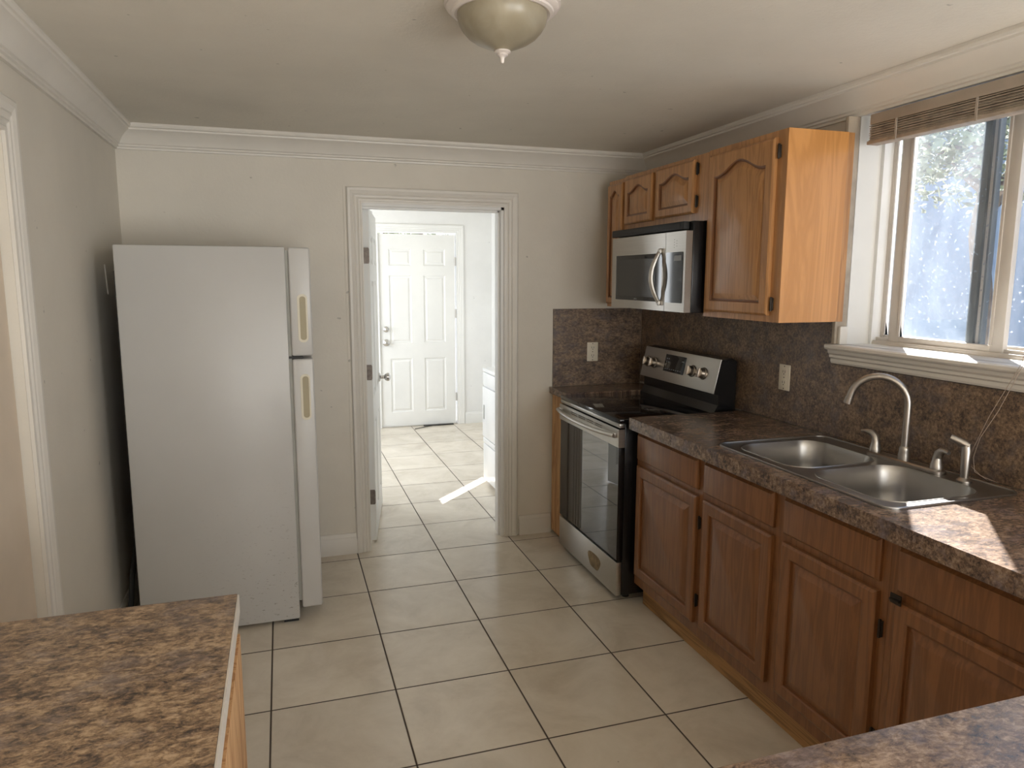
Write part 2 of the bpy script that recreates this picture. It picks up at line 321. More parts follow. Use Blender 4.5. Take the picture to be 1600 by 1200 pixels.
# ================================================================ mesh helpers
class MB:
    def __init__(s): s.bm = bmesh.new()
    def box(s, x0, x1, y0, y1, z0, z1, bev=0.0, T=None, seg=2):
        b2 = bmesh.new()
        X, Y, Z = sorted((x0, x1)), sorted((y0, y1)), sorted((z0, z1))
        r = bmesh.ops.create_cube(b2, size=1)
        for v in b2.verts:
            v.co = Vector((X[0] if v.co.x < 0 else X[1], Y[0] if v.co.y < 0 else Y[1], Z[0] if v.co.z < 0 else Z[1]))
        if bev: bmesh.ops.bevel(b2, geom=list(b2.edges), offset=bev, segments=seg, affect='EDGES', profile=.5)
        s.merge(b2, T); return s
    def merge(s, b2, T=None):
        if T is not None:
            for v in b2.verts: v.co = T @ v.co
        me = bpy.data.meshes.new('tmp'); b2.to_mesh(me); b2.free(); s.bm.from_mesh(me); bpy.data.meshes.remove(me)
    def poly(s, outer, holes, w0, w1, T=None):
        """a plate: outline (u,v) with holes, thickness w0..w1, mapped by T"""
        b2 = bmesh.new()
        for w in (w0, w1):
            es = []
            for loop in [outer]+list(holes):
                vs = [b2.verts.new((u, v, w)) for u, v in loop]
                for i in range(len(vs)): es.append(b2.edges.new((vs[i], vs[(i+1) % len(vs)])))
            bmesh.ops.triangle_fill(b2, edges=es, use_beauty=True)
        b2.verts.ensure_lookup_table(); n = len(b2.verts)//2; k = 0
        for loop in [outer]+list(holes):
            L = len(loop)
            for i in range(L):
                a, c = k+i, k+(i+1) % L
                b2.faces.new((b2.verts[a], b2.verts[c], b2.verts[c+n], b2.verts[a+n]))
            k += L
        bmesh.ops.recalc_face_normals(b2, faces=b2.faces); s.merge(b2, T); return s
    def loops(s, L, T=None, cap0=False, cap1=False):
        """bridge a list of equally long closed loops of 3D points"""
        b2 = bmesh.new(); R = [[b2.verts.new(p) for p in lp] for lp in L]; n = len(L[0])
        for a, c in zip(R, R[1:]):
            for i in range(n):
                try: b2.faces.new((a[i], a[(i+1) % n], c[(i+1) % n], c[i]))
                except ValueError: pass
        if cap0: b2.faces.new(R[0][::-1])
        if cap1: b2.faces.new(R[-1])
        bmesh.ops.recalc_face_normals(b2, faces=b2.faces); s.merge(b2, T); return s
    def lathe(s, prof, T=None, seg=48, cap=True):
        """profile (r,z) turned about z"""
        L = [[(max(r, 1e-5)*math.cos(2*PI*i/seg), max(r, 1e-5)*math.sin(2*PI*i/seg), z) for i in range(seg)] for r, z in prof]
        return s.loops(L, T, cap, cap)
    def tube(s, pts, rad, seg=12, T=None, flat=1.0):
        pts = [Vector(p) for p in pts]; L = []
        rads = rad if isinstance(rad, (list, tuple)) else [rad]*len(pts)
        up = None
        for i, p in enumerate(pts):
            d = (pts[min(i+1, len(pts)-1)]-pts[max(i-1, 0)]).normalized()
            if up is None: up = Vector((0, 0, 1)) if abs(d.z) < .9 else Vector((1, 0, 0))
            a = d.cross(up).normalized(); b_ = a.cross(d).normalized(); up = b_
            L.append([tuple(p + (a*math.cos(2*PI*k/seg) + b_*math.sin(2*PI*k/seg)*flat)*rads[i]) for k in range(seg)])
        return s.loops(L, T, True, True)
    def sweep(s, prof, path, closed=False, T=None):
        """profile (d,w): d = offset to the left of the path in its (u,v) plane, w = third axis"""
        n = len(path); L = []
        for i in range(n):
            def nrm(a, b_):
                dx, dy = b_[0]-a[0], b_[1]-a[1]; l = math.hypot(dx, dy); return (-dy/l, dx/l)
            ns = []
            if i > 0 or closed: ns.append(nrm(path[i-1], path[i]))
            if i < n-1 or closed: ns.append(nrm(path[i], path[(i+1) % n]))
            if len(ns) == 2:
                k = 1+ns[0][0]*ns[1][0]+ns[0][1]*ns[1][1]; o = ((ns[0][0]+ns[1][0])/k, (ns[0][1]+ns[1][1])/k)
            else: o = ns[0]
            L.append([(path[i][0]+o[0]*d, path[i][1]+o[1]*d, w_) for d, w_ in prof])
        if closed: L.append(L[0])
        return s.loops(L, T, not closed, not closed)
    def build(s, name, m, parent=None, smooth=True, angle=35):
        me = bpy.data.meshes.new(name)
        bmesh.ops.remove_doubles(s.bm, verts=s.bm.verts, dist=1e-6)
        s.bm.to_mesh(me); s.bm.free()
        me.materials.append(m)
        if smooth:
            me.polygons.foreach_set('use_smooth', [True]*len(me.polygons)); me.set_sharp_from_angle(angle=math.radians(angle))
        o = bpy.data.objects.new(name, me); COL.objects.link(o)
        if parent is not None:
            o.parent = parent; o.matrix_parent_inverse = Matrix.Translation(-parent_loc(parent))
        return o
def parent_loc(p):
    v = Vector(p.location)
    # parents here are unrotated; a mesh parent keeps its origin at its own parent's offset
    q = p
    t = Vector(p.location)
    if p.parent is not None: t = Vector((0, 0, 0)) + p.location
    return t if p.parent is None else Vector((0, 0, 0))
def thing(name, label, cat, loc=(0, 0, 0), group=None):
    o = bpy.data.objects.new(name, None); COL.objects.link(o); o.location = loc
    o.empty_display_size = .1; o['label'] = label; o['category'] = cat
    if group: o['group'] = group
    return o
def tag(o, label, cat, group=None):
    o['label'] = label; o['category'] = cat
    if group: o['group'] = group
    return o
def struct(mb, name, m, label=None, parent=None, **k):
    o = mb.build(name, m, parent, **k)
    if parent is None: o['kind'] = 'structure'
    if label: o['label'] = label
    return o
# frames: local (u right, v up, w towards the viewer)
def FR_right(x, y):      # on the right-hand run, looking +x : u = -y, v = z, w = -x
    return Matrix(((0, 0, -1, x), (-1, 0, 0, y), (0, 1, 0, 0), (0, 0, 0, 1)))
def FR_far(x, y):        # on a far wall looking +y : u = x, v = z, w = -y
    return Matrix(((1, 0, 0, x), (0, 0, -1, y), (0, 1, 0, 0), (0, 0, 0, 1)))
def FR_left(x, y):       # on the left wall looking -x : u = y, v = z, w = +x
    return Matrix(((0, 0, 1, x), (1, 0, 0, y), (0, 1, 0, 0), (0, 0, 0, 1)))
def rect(u0, u1, v0, v1): return [(u0, v0), (u1, v0), (u1, v1), (u0, v1)]
def rrect(u0, u1, v0, v1, r, n=6):
    P = []
    for cx, cy, a in ((u1-r, v0+r, -90), (u1-r, v1-r, 0), (u0+r, v1-r, 90), (u0+r, v0+r, 180)):
        for k in range(n+1):
            t = math.radians(a+90*k/n); P.append((cx+r*math.cos(t), cy+r*math.sin(t)))
    return P

# ================================================================ the room
XL, XR, YF, H = -0.645, 2.27, 0.10, 2.31
YB, YL = -6.8, 3.56            # rear wall, far wall of the laundry
YF2 = 0.22                     # back face of the dividing wall
LXL = -0.25                    # laundry left wall
b = MB(); b.box(XL-.2, XR+.25, YB-.2, YL+.3, -.12, 0); struct(b, 'floor', M['tile'], smooth=False)
b = MB(); b.box(XL-.2, XR+.25, YB-.2, YL+.2, H, H+.12); struct(b, 'ceiling', M['ceiling'], smooth=False)

# openings
DX0, DX1, DZ = .538, 1.345, 1.978           # doorway to the laundry
b = MB(); b.poly([(XL-.2, 0), (DX0, 0), (DX0, DZ), (DX1, DZ), (DX1, 0), (XR+.2, 0), (XR+.2, H), (XL-.2, H)], [], 0, .06, FR_far(0, YF+.06))
struct(b, 'wall_far', M['wall'], smooth=False)
b = MB(); b.poly([(XL-.2, 0), (DX0, 0), (DX0, DZ), (DX1, DZ), (DX1, 0), (XR+.2, 0), (XR+.2, H), (XL-.2, H)], [], 0, .06, FR_far(0, YF2))
struct(b, 'wall_laundry_near', M['wall_laundry'], smooth=False)
# right wall with kitchen window (u=-y)
WY0, WY1, WZ0, WZ1 = -1.60, -3.45, 1.31, 2.205
b = MB(); b.poly(rect(-YF2+.12, -YB, 0, H), [rect(-WY0, -WY1, WZ0, WZ1), rect(4.4, 6.0, .9, 2.1)], -.19, 0, FR_right(XR, 0))
struct(b, 'wall_right', M['wall'], smooth=False)
# left wall with a door recess
b = MB(); b.poly([(YB, 0), (-2.28, 0), (-2.28, 1.99), (-1.475, 1.99), (-1.475, 0), (YF, 0), (YF, H), (YB, H)], [], -.14, 0, FR_left(XL, 0))
struct(b, 'wall_left', M['wall'], smooth=False)
b = MB(); b.poly(rect(XL-.2, XR+.2, 0, H), [rect(0.0, 2.1, .06, 2.06)], -.16, 0, Matrix(((1, 0, 0, 0), (0, 0, 1, YB), (0, 1, 0, 0), (0, 0, 0, 1))))
struct(b, 'wall_back', M['wall'], smooth=False)
# laundry room
BDX0, BDX1, BDZ = 1.060, 1.880, 2.045        # exterior door opening
b = MB(); b.poly([(LXL-.1, 0), (BDX0, 0), (BDX0, BDZ), (BDX1, BDZ), (BDX1, 0), (XR+.2, 0), (XR+.2, H), (LXL-.1, H)], [], -.16, 0, FR_far(0, YL))
struct(b, 'wall_laundry_far', M['wall_laundry'], smooth=False)
b = MB(); b.poly(rect(YF2, YL, 0, H), [rect(1.35, 3.25, .6, 2.1)], -.14, 0, FR_left(LXL, 0))
struct(b, 'wall_laundry_left', M['wall_laundry'], smooth=False)
LW = [(2.16, 2.235, .95, 1.62)]
b = MB(); b.poly(rect(-YL, -YF2, 0, H), [rect(-2.34, -2.05, .95, 1.78)], -.17, 0, FR_right(XR, 0))  # unseen slot, shaped to throw the strip of sun on the floor
struct(b, 'wall_laundry_right', M['wall_laundry'], smooth=False)

# crown moulding
cr = [(0, 2.196), (.012, 2.196), (.013, 2.205), (.020, 2.209), (.020, 2.217), (.027, 2.221), (.030, 2.229),
      (.036, 2.240), (.047, 2.256), (.062, 2.270), (.078, 2.280), (.080, 2.288), (.088, 2.290), (.092, 2.298), (.092, 2.3095), (0, 2.3095)]
b = MB(); b.sweep(cr, [(XL+.0005, YB), (XL+.0005, YF-.0005), (XR-.0005, YF-.0005), (XR-.0005, YB)][::-1])
struct(b, 'trim_1', M['trim'], 'cream crown moulding around the top of the kitchen walls', angle=25)
# baseboards
bp = [(0, 0), (.016, 0), (.016, .085), (.013, .092), (.013, .10), (.007, .112), (.006, .12), (0, .122)]
def base(name, path, m, label=None):
    b = MB(); b.sweep(bp, path); struct(b, name, m, label, angle=25)
base('baseboard_far', [(XL, YF-.0005), (.458, YF-.0005)][::-1], M['trim'])
base('baseboard_far_right', [(1.442, YF-.0005), (1.648, YF-.0005)][::-1], M['trim'])
base('baseboard_left', [(XL+.0005, YF), (XL+.0005, -1.37)], M['trim'])
base('baseboard_laundry_far', [(XR, YL-.0005), (1.965, YL-.0005)], M['trim_white'])
base('baseboard_laundry_left', [(LXL, YL-.0005), (.975, YL-.0005)][::-1], M['trim_white'])

# door casings: stepped profile swept round the opening (d = away from the opening)
def casing_prof(wd, t=.019):
    return [(0, 0), (0, t*.55), (wd*.10, t*.62), (wd*.14, t*.45), (wd*.22, t*.5), (wd*.30, t*.75), (wd*.36, t*.6), (wd*.46, t*.68),
            (wd*.52, t*.85), (wd*.60, t*.72), (wd*.78, t), (wd*.93, t), (wd, t*.7), (wd, 0)]
def casing(name, u0, u1, v1, wd, T, m, label=None, parent=None, t=.019):
    b = MB(); pr = [(d, w_) for d, w_ in casing_prof(wd, t)]
    b.sweep(pr, [(u1, 0.001), (u1, v1), (u0, v1), (u0, 0.001)][::-1], T=T)
    return struct(b, name, m, label, parent, smooth=False)
casing('trim_2', DX0, DX1, DZ, .083, FR_far(0, YF-.0005), M['trim'], 'stepped casing around the doorway to the laundry')
casing('trim_3', DX0, DX1, DZ, .07, Matrix(((1, 0, 0, 0), (0, 0, 1, YF2+.0005), (0, 1, 0, 0), (0, 0, 0, 1))), M['trim_white'])
casing('trim_4', BDX0, BDX1, BDZ, .082, FR_far(0, YL-.0005), M['trim_white'], 'white casing around the outside door', t=.014)
casing('trim_5', -2.28, -1.475, 1.99, .10, FR_left(XL+.0005, 0), M['trim'], 'casing around the door in the left wall')
b = MB(); b.box(.4385, .4545, YF-.004, YF-.0005, .123, DZ+.082); struct(b, 'trim_10', M['wall'], 'thin wall-coloured strip along the left of the doorway casing', smooth=False)  # thin raised strip in the wall colour
# jamb lining of the laundry doorway, with stop
b = MB()
b.box(DX1-.016, DX1+.0, YF+.001, YF2+.012, 0, DZ); b.box(DX0-.0, DX0+.002, YF+.001, YF2+.002, 0, DZ); b.box(DX0, DX1, YF+.001, YF2+.012, DZ-.016, DZ)
b.box(DX1-.028, DX1-.014, YF+.03, YF+.065, 0, DZ-.014); b.box(DX0, DX1-.02, YF+.03, YF+.065, DZ-.028, DZ-.014)
struct(b, 'trim_6', M['trim_white'], 'white jamb lining of the laundry doorway', smooth=False)

# ---- panel door builder (local: u width, v height, w thickness towards viewer)
def raised(mbf, mbp, mbg, u0, u1, v0, v1, arch=0.0, rail=.055, t=.02, w0=0.0, inset=.03, groove=.009, T=None, nseg=14):
    """a framed door with one raised panel; arch lifts the middle of its top like a cathedral door"""
    def outline(d, w_):
        a, c, lo = u0+rail+d, u1-rail-d, v0+rail+d
        P = []
        for k in range(nseg+1): P.append((a+(c-a)*k/nseg, lo, w_))
        top = v1-rail-d-arch
        for k in range(1, nseg): P.append((c, lo+(top-lo)*k/nseg, w_))
        for k in range(nseg+1):
            x = 1-2*k/nseg
            lift = arch*(0.5+0.5*math.cos(PI*min(1, abs(x)/.9)))
            P.append((c-(c-a)*k/nseg, top+lift, w_))
        for k in range(1, nseg): P.append((a, top-(top-lo)*k/nseg, w_))
        return P
    def outer(d, w_):
        a, c, lo, hi = u0+d, u1-d, v0+d, v1-d; P = []
        for k in range(nseg+1): P.append((a+(c-a)*k/nseg, lo, w_))
        for k in range(1, nseg): P.append((c, lo+(hi-lo)*k/nseg, w_))
        for k in range(nseg+1): P.append((c-(c-a)*k/nseg, hi, w_))
        for k in range(1, nseg): P.append((a, hi-(hi-lo)*k/nseg, w_))
        return P
    z = w0+t
    mbf.loops([outer(0, w0), outer(0, z-.006), outer(.003, z-.003), outer(.009, z), outline(-.006, z)], T, cap0=True)
    mbg.loops([outline(-.006, z), outline(-.001, z-.003), outline(0, z-groove), outline(.006, z-groove)], T)
    mbp.loops([outline(.006, z-groove), outline(inset, z-.002), outline(inset+.003, z-.001)], T, cap1=True)
def slab(mb, u0, u1, v0, v1, t, w0, T, e=.008):
    """drawer front with a routed edge"""
    mb.loops([[(u, v, w_) for u, v in rect(u0+d, u1-d, v0+d, v1-d)] for d, w_ in ((0, w0), (0, w0+t*.45), (e*.5, w0+t*.6), (e, w0+t*.95), (e*1.4, w0+t))], T, True, True)

def six_panel(T, W, Hh, t=.035):
    """white moulded six-panel door: a slab with sunk mouldings on both faces"""
    b = MB()
    us = [(.13*W, .42*W), (.58*W, .87*W)]; vs = [(.075*Hh, .36*Hh), (.44*Hh, .79*Hh), (.84*Hh, .925*Hh)]
    holes = [rect(a, c, lo, hi) for a, c in us for lo, hi in vs]
    b.poly(rect(0, W, 0, Hh), holes, 0, t, T)
    for (h) in holes:
        a, c, lo, hi = h[0][0], h[1][0], h[0][1], h[2][1]
        def ol(d, w_): return [(u, v, w_) for u, v in rect(a+d, c-d, lo+d, hi-d)]
        b.loops([ol(0, t), ol(.010, t-.010), ol(.022, t-.010), ol(.036, t-.003)], T, cap1=True)
        b.loops([ol(0, 0), ol(.010, .010), ol(.022, .010), ol(.036, .003)], T, cap1=True)
    return b

# interior door standing open into the laundry (hinged at its left jamb)
d1 = bpy.data.objects.new('door_1', None); COL.objects.link(d1); d1['kind'] = 'structure'; d1['label'] = 'white panelled door standing open into the laundry'
ang = math.atan2(.755, .134)
# u runs from the hinge into the laundry, w points to the visible (+x) side
cu, su = math.cos(ang), math.sin(ang)
def TD(hx, hy): return Matrix(((cu, 0, su, hx), (su, 0, -cu, hy), (0, 1, 0, .012), (0, 0, 0, 1)))
HX, HY = .5525, .241
Td = TD(HX, HY)
six_panel(Td, .77, 1.955).build('door_slab', M['trim_white'], d1, angle=20)
b = MB()
for sgn in (1,):
    kT = Td @ Matrix.Translation((.705, .895, .035))
    b.lathe([(.031, 0), (.031, .004), (.026, .010), (.012, .014), (.011, .035), (.022, .042), (.029, .055), (.027, .068), (.012, .078), (.001, .080)], kT)
b.build('door_knob', M['chrome'], d1)
for z in (.28, 1.03, 1.70):
    b = MB()
    b.poly([(-.017, z-.045), (.012, z-.045), (.016, z-.036), (.016, z+.036), (.012, z+.045), (-.017, z+.045)], [], 0, .0025,
           Matrix(((su, 0, -cu, HX+su*.018), (-cu, 0, -su, HY-cu*.018), (0, 1, 0, 0), (0, 0, 0, 1))))
    b.tube([(HX-.006, HY-.006, z-.045), (HX-.006, HY-.006, z+.045)], .005, 10)
    h = b.build('hinge', M['hinge_steel'], d1)
# exterior door of the laundry
d2 = bpy.data.objects.new('door_2', None); COL.objects.link(d2); d2['kind'] = 'structure'; d2['label'] = 'white six-panel outside door at the end of the laundry'
T2 = Matrix(((1, 0, 0, BDX0+.004), (0, 0, -1, YL+.055), (0, 1, 0, .008), (0, 0, 0, 1)))
six_panel(T2, BDX1-BDX0-.018, 2.018, .04).build('door_slab', M['trim_white'], d2, angle=20)
for nm, z, r in (('deadbolt', 1.045, .030), ('door_knob', .905, .036)):
    b = MB(); b.lathe([(r, 0), (r, .006), (r*.86, .010), (r*.5, .014), (r*.45, .03), (r*.7, .04), (r*.74, .055), (r*.3, .064), (.001, .065)],
                      T2 @ Matrix.Translation((.062, z-.008, .04))); b.build(nm, M['chrome'], d2)
for z in (.3, 1.2, 1.75):
    b = MB(); b.tube([(BDX1-.008, YL+.008, z-.045), (BDX1-.008, YL+.008, z+.045)], .007, 10); b.build('hinge', M['alu'], d2)
b = MB(); b.box(BDX0-.0, BDX1, YL+.002, YL+.09, .0005, .012, .002); b.build('threshold', M['alu'], d2)
b = MB(); b.box(1.50, 1.83, YL-.035, YL-.005, .0005, .012, .004); b.tube([(1.80, YL-.03, .010), (1.6, YL-.05, .008), (1.45, YL-.12, .006), (1.38, YL-.16, .005)], .004, 6)
tag(b.build('door_sweep', M['black_matte']), 'loose dark weatherstrip lying at the foot of the outside door', 'weatherstrip')
# closed door in the left wall
d3 = bpy.data.objects.new('door_3', None); COL.objects.link(d3); d3['kind'] = 'structure'; d3['label'] = 'plain beige door in the left wall'
b = MB(); b.box(XL-.065, XL-.028, -2.275, -1.48, .008, 1.985); b.build('door_slab', M['door_beige'], d3, smooth=False)
b = MB(); b.lathe([(.03, 0), (.03, .006), (.012, .012), (.011, .03), (.026, .045), (.024, .06), (.001, .068)],
                  Matrix(((0, 0, 1, XL-.028), (1, 0, 0, -2.2), (0, 1, 0, .92), (0, 0, 0, 1)))); b.build('door_knob', M['chrome'], d3)

# ================================================================ kitchen window
win = bpy.data.objects.new('window_1', None); COL.objects.link(win); win['kind'] = 'structure'; win['label'] = 'sliding window with dusty glass over the sink'
b = MB()   # white reveal lining: left side, right side, head
b.box(XR+.0005, XR+.115, WY0-.006, WY0+.0, WZ0, WZ1); b.box(XR+.0005, XR+.115, WY1, WY1+.006, WZ0, WZ1); b.box(XR+.0005, XR+.115, WY1, WY0, WZ1-.006, WZ1)
b.box(XR+.11, XR+.155, WY0-.022, WY0, WZ0, WZ1); b.box(XR+.11, XR+.155, WY1, WY1+.022, WZ0, WZ1); b.box(XR+.11, XR+.155, WY1, WY0, WZ1-.02, WZ1)
b.build('window_lining', M['trim_white'], win, smooth=False)
b = MB()   # outer aluminium frame with tracks
b.box(XR+.155, XR+.185, WY0-.034, WY0, WZ0, WZ1); b.box(XR+.155, XR+.185, WY1, WY1+.03, WZ0, WZ1); b.box(XR+.155, XR+.185, WY1, WY0, WZ1-.03, WZ1)
for x0, z in ((.118, .018), (.135, .030), (.155, .020), (.172, .034)): b.box(XR+x0, XR+x0+.010, WY1, WY0, WZ0-.002, WZ0+z)
b.box(XR+.115, XR+.19, WY1, WY0, WZ0-.01, WZ0+.012)
b.build('window_frame', M['frame_beige'], win, smooth=False)
def sash(name, y0, y1, x0, x1, m_st, m_gl, stl, str_, rail=.026):
    b = MB(); z0, z1 = WZ0+.014, WZ1-.02
    b.box(x0, x1, y0-stl, y0, z0, z1, .002); b.box(x0, x1, y1, y1+str_, z0, z1, .002)
    b.box(x0, x1, y1+str_, y0-stl, z0, z0+rail, .002); b.box(x0, x1, y1+str_, y0-stl, z1-rail, z1, .002)
    # thin beads either side of the stiles
    b.box(x0-.004, x0+.001, y0-stl-.004, y0-stl+.006, z0+rail, z1-rail); b.box(x0-.004, x0+.001, y1+str_-.006, y1+str_+.004, z0+rail, z1-rail)
    f = b.build(name, m_st, win)
    b = MB(); xm = (x0+x1)/2; b.box(xm-.0015, xm+.0015, y1+str_-.004, y0-stl+.004, z0+rail-.004, z1-rail+.004); b.build('window_glass', m_gl, win, smooth=False)
sash('sash', -1.690, -2.172, XR+.128, XR+.150, M['frame_beige'], M['glass_dirty'], .052, .046)
sash('sash', -1.632, -2.062, XR+.160, XR+.180, M['frame_beige'], M['glass_clear'], .006, .012)
b = MB(); b.box(XR+.157, XR+.183, -2.064, -2.004, WZ0+.014, WZ1-.02, .003); b.box(XR+.150, XR+.158, -2.040, -2.026, WZ0+.014, WZ1-.02); b.build('mullion', M['alu_dark'], win)
sash('sash', -2.10, -3.42, XR+.160, XR+.180, M['frame_beige'], M['glass_clear'], .012, .03)
# stool and apron
ap = [(0, 1.232), (.030, 1.232), (.034, 1.240), (.034, 1.252), (.042, 1.258), (.042, 1.268), (.050, 1.276), (.052, 1.288), (.066, 1.292), (.070, 1.298), (.070, 1.308), (.064, 1.3125), (0, 1.3125)]
b = MB(); b.loops([[(XR-d, y, z) for d, z in ap] for y in (-1.565, -3.52)], cap0=True, cap1=True)
b.box(XR-.01, XR+.117, WY1+.001, WY0-.001, 1.300, 1.3125)
struct(b, 'trim_7', M['trim'], 'deep moulded sill and apron under the kitchen window', angle=25)
# beige filler strip between the wall cabinet and the window
b = MB(); b.box(2.212, 2.269, -1.606, -1.588, 1.3135, 2.195, .002)
struct(b, 'trim_8', M['edge_trim'], 'dingy filler strip between wall cabinet and window')
b = MB(); b.box(2.225, 2.262, -1.622, -1.607, 1.3135, 1.385, .002); struct(b, 'trim_9', M['trim'], 'short white block on the sill end')

# blind: head rail and pulled-up slats
bl = thing('window_blind', 'grey-brown horizontal blind pulled up at the top of the kitchen window', 'blind', (XR+.03, -2.25, 2.2))
b = MB(); b.box(XR-.020, XR+.025, -3.43, -1.672, 2.150, 2.188, .003); b.build('head_rail', M['blind_rail'], bl)
b = MB()
for i in range(13):
    z = 2.147-.0043*i; o_ = .004*(i % 2)+.0015*math.sin(i*2.1)
    b.box(XR-.018+o_, XR+.028+o_, -3.42, -1.668-.003*abs(math.sin(i)), z-.0024, z, .0)
b.build('slats', M['blind'], bl, smooth=False)
b = MB(); b.box(XR-.022, XR+.030, -3.425, -1.664, 2.078, 2.092, .003); b.build('bottom_rail', M['blind'], bl)
b = MB()
for y in (-1.80, -2.12, -2.45, -2.78, -3.11): b = MB(); b.box(XR-.0245, XR-.0215, y-.004, y+.004, 2.076, 2.150); b.build('ladder_tape', M['blind_rail'], bl, smooth=False)
b = MB()
b.tube([(XR-.028, -2.50, 2.15), (XR-.060, -2.44, 1.6), (XR-.077, -2.395, 1.325), (XR-.062, -2.30, 1.15), (XR-.05, -2.245, 1.03), (XR-.05, -2.235, .975), (XR-.05, -2.28, .948), (XR-.055, -2.34, .942)], .0010, 6)
b.tube([(XR-.028, -2.51, 2.15), (XR-.060, -2.45, 1.6), (XR-.077, -2.402, 1.325), (XR-.066, -2.33, 1.17), (XR-.056, -2.27, 1.07), (XR-.052, -2.25, 1.0), (XR-.052, -2.26, .955), (XR-.06, -2.31, .944)], .0010, 6)
b.build('pull_cord', M['cord'], bl)

# unseen laundry window, added to bring light into the laundry
w2 = bpy.data.objects.new('window_2_added', None); COL.objects.link(w2); w2['kind'] = 'structure'
b = MB(); b.poly(rect(1.352, 3.248, .602, 2.098), [rect(1.40, 2.27, .65, 2.05), rect(2.33, 3.2, .65, 2.05)], -.09, -.05, FR_left(LXL, 0)); b.build('window_frame', M['trim_white'], w2, smooth=False)
b = MB(); b.box(LXL-.072, LXL-.068, 1.4, 3.2, .65, 2.05); b.build('window_glass', M['glass_clear'], w2, smooth=False)
w4 = bpy.data.objects.new('window_4_added', None); COL.objects.link(w4); w4['kind'] = 'structure'  # unseen dining window, added for light from the right rear
b = MB(); b.poly(rect(4.402, 5.998, .902, 2.098), [rect(4.44, 5.17, .94, 2.06), rect(5.23, 5.96, .94, 2.06)], -.12, -.08, FR_right(XR, 0)); b.build('window_frame', M['trim_white'], w4, smooth=False)
b = MB(); b.box(XR+.098, XR+.102, -5.96, -4.44, .94, 2.06); b.build('window_glass', M['glass_clear'], w4, smooth=False)
# unseen sliding glass door behind the camera, added for the rear light
w3 = bpy.data.objects.new('window_3_added', None); COL.objects.link(w3); w3['kind'] = 'structure'
b = MB(); b.poly(rect(.002, 2.098, .062, 2.058), [rect(.05, 1.02, .12, 2.0), rect(1.08, 2.05, .12, 2.0)], 0, .04, FR_far(0, YB-.05)); b.build('window_frame', M['alu'], w3, smooth=False)
b = MB(); b.box(.05, 2.05, YB-.074, YB-.070, .12, 2.0); b.build('window_glass', M['glass_clear'], w3, smooth=False)

# ================================================================ counters
CZ0, CZ1, CXF = .878, .932, 1.623
def plate(name, outer, holes, z0, z1, m, label, cat, parent=None):
    b = MB(); b.poly(outer, holes, z0, z1)
    o = b.build(name, m, parent, smooth=False)
    if label: tag(o, label, cat)
    return o
SX0, SX1, SY0, SY1 = 1.690, 2.200, -2.440, -1.590    # sink plate
wt = plate('countertop', [(CXF, -.990), (CXF, -3.213), (.52, -3.213), (.52, -3.86), (2.242, -3.86), (2.242, -.990)],
      [rect(SX0+.022, SX1-.076, SY0+.022, SY1-.022)], CZ0, CZ1, M['laminate'],
      'long mottled brown laminate countertop holding the sink and turning along the peninsula', 'countertop')
# small piece left of the range, its front edge broken down to wood
plate('countertop', [(1.632, -.182), (1.632, .086), (2.242, .086), (2.242, -.182)], [], .884, .922, M['laminate'],
      'short strip of mottled laminate counter in the corner left of the range', 'countertop')
# left foreground counter
it = plate('countertop', [(XL+.002, -2.458), (-.012, -2.458), (-.012, -3.45), (XL+.002, -3.45)], [], .892, .932, M['laminate_warm_lit'],
      'mottled brown laminate countertop in the left foreground', 'countertop')

# backsplash panels
b = MB(); b.box(1.655, 2.243, YF-.012, YF-.001, .9225, 1.392); tag(b.build('backsplash', M['backsplash'], smooth=False), 'dark mottled laminate backsplash panel on the far wall beside the doorway', 'backsplash')
b = MB()
b.poly([(-(YF-.013), .9330), (3.86, .9330), (3.86, 1.229), (1.570, 1.229), (1.570, 1.415), (-(YF-.013), 1.415)], [], 0.001, .025, FR_right(XR, 0))
tag(b.build('backsplash', M['backsplash'], smooth=False), 'long mottled brown laminate backsplash behind the range and the sink', 'backsplash')

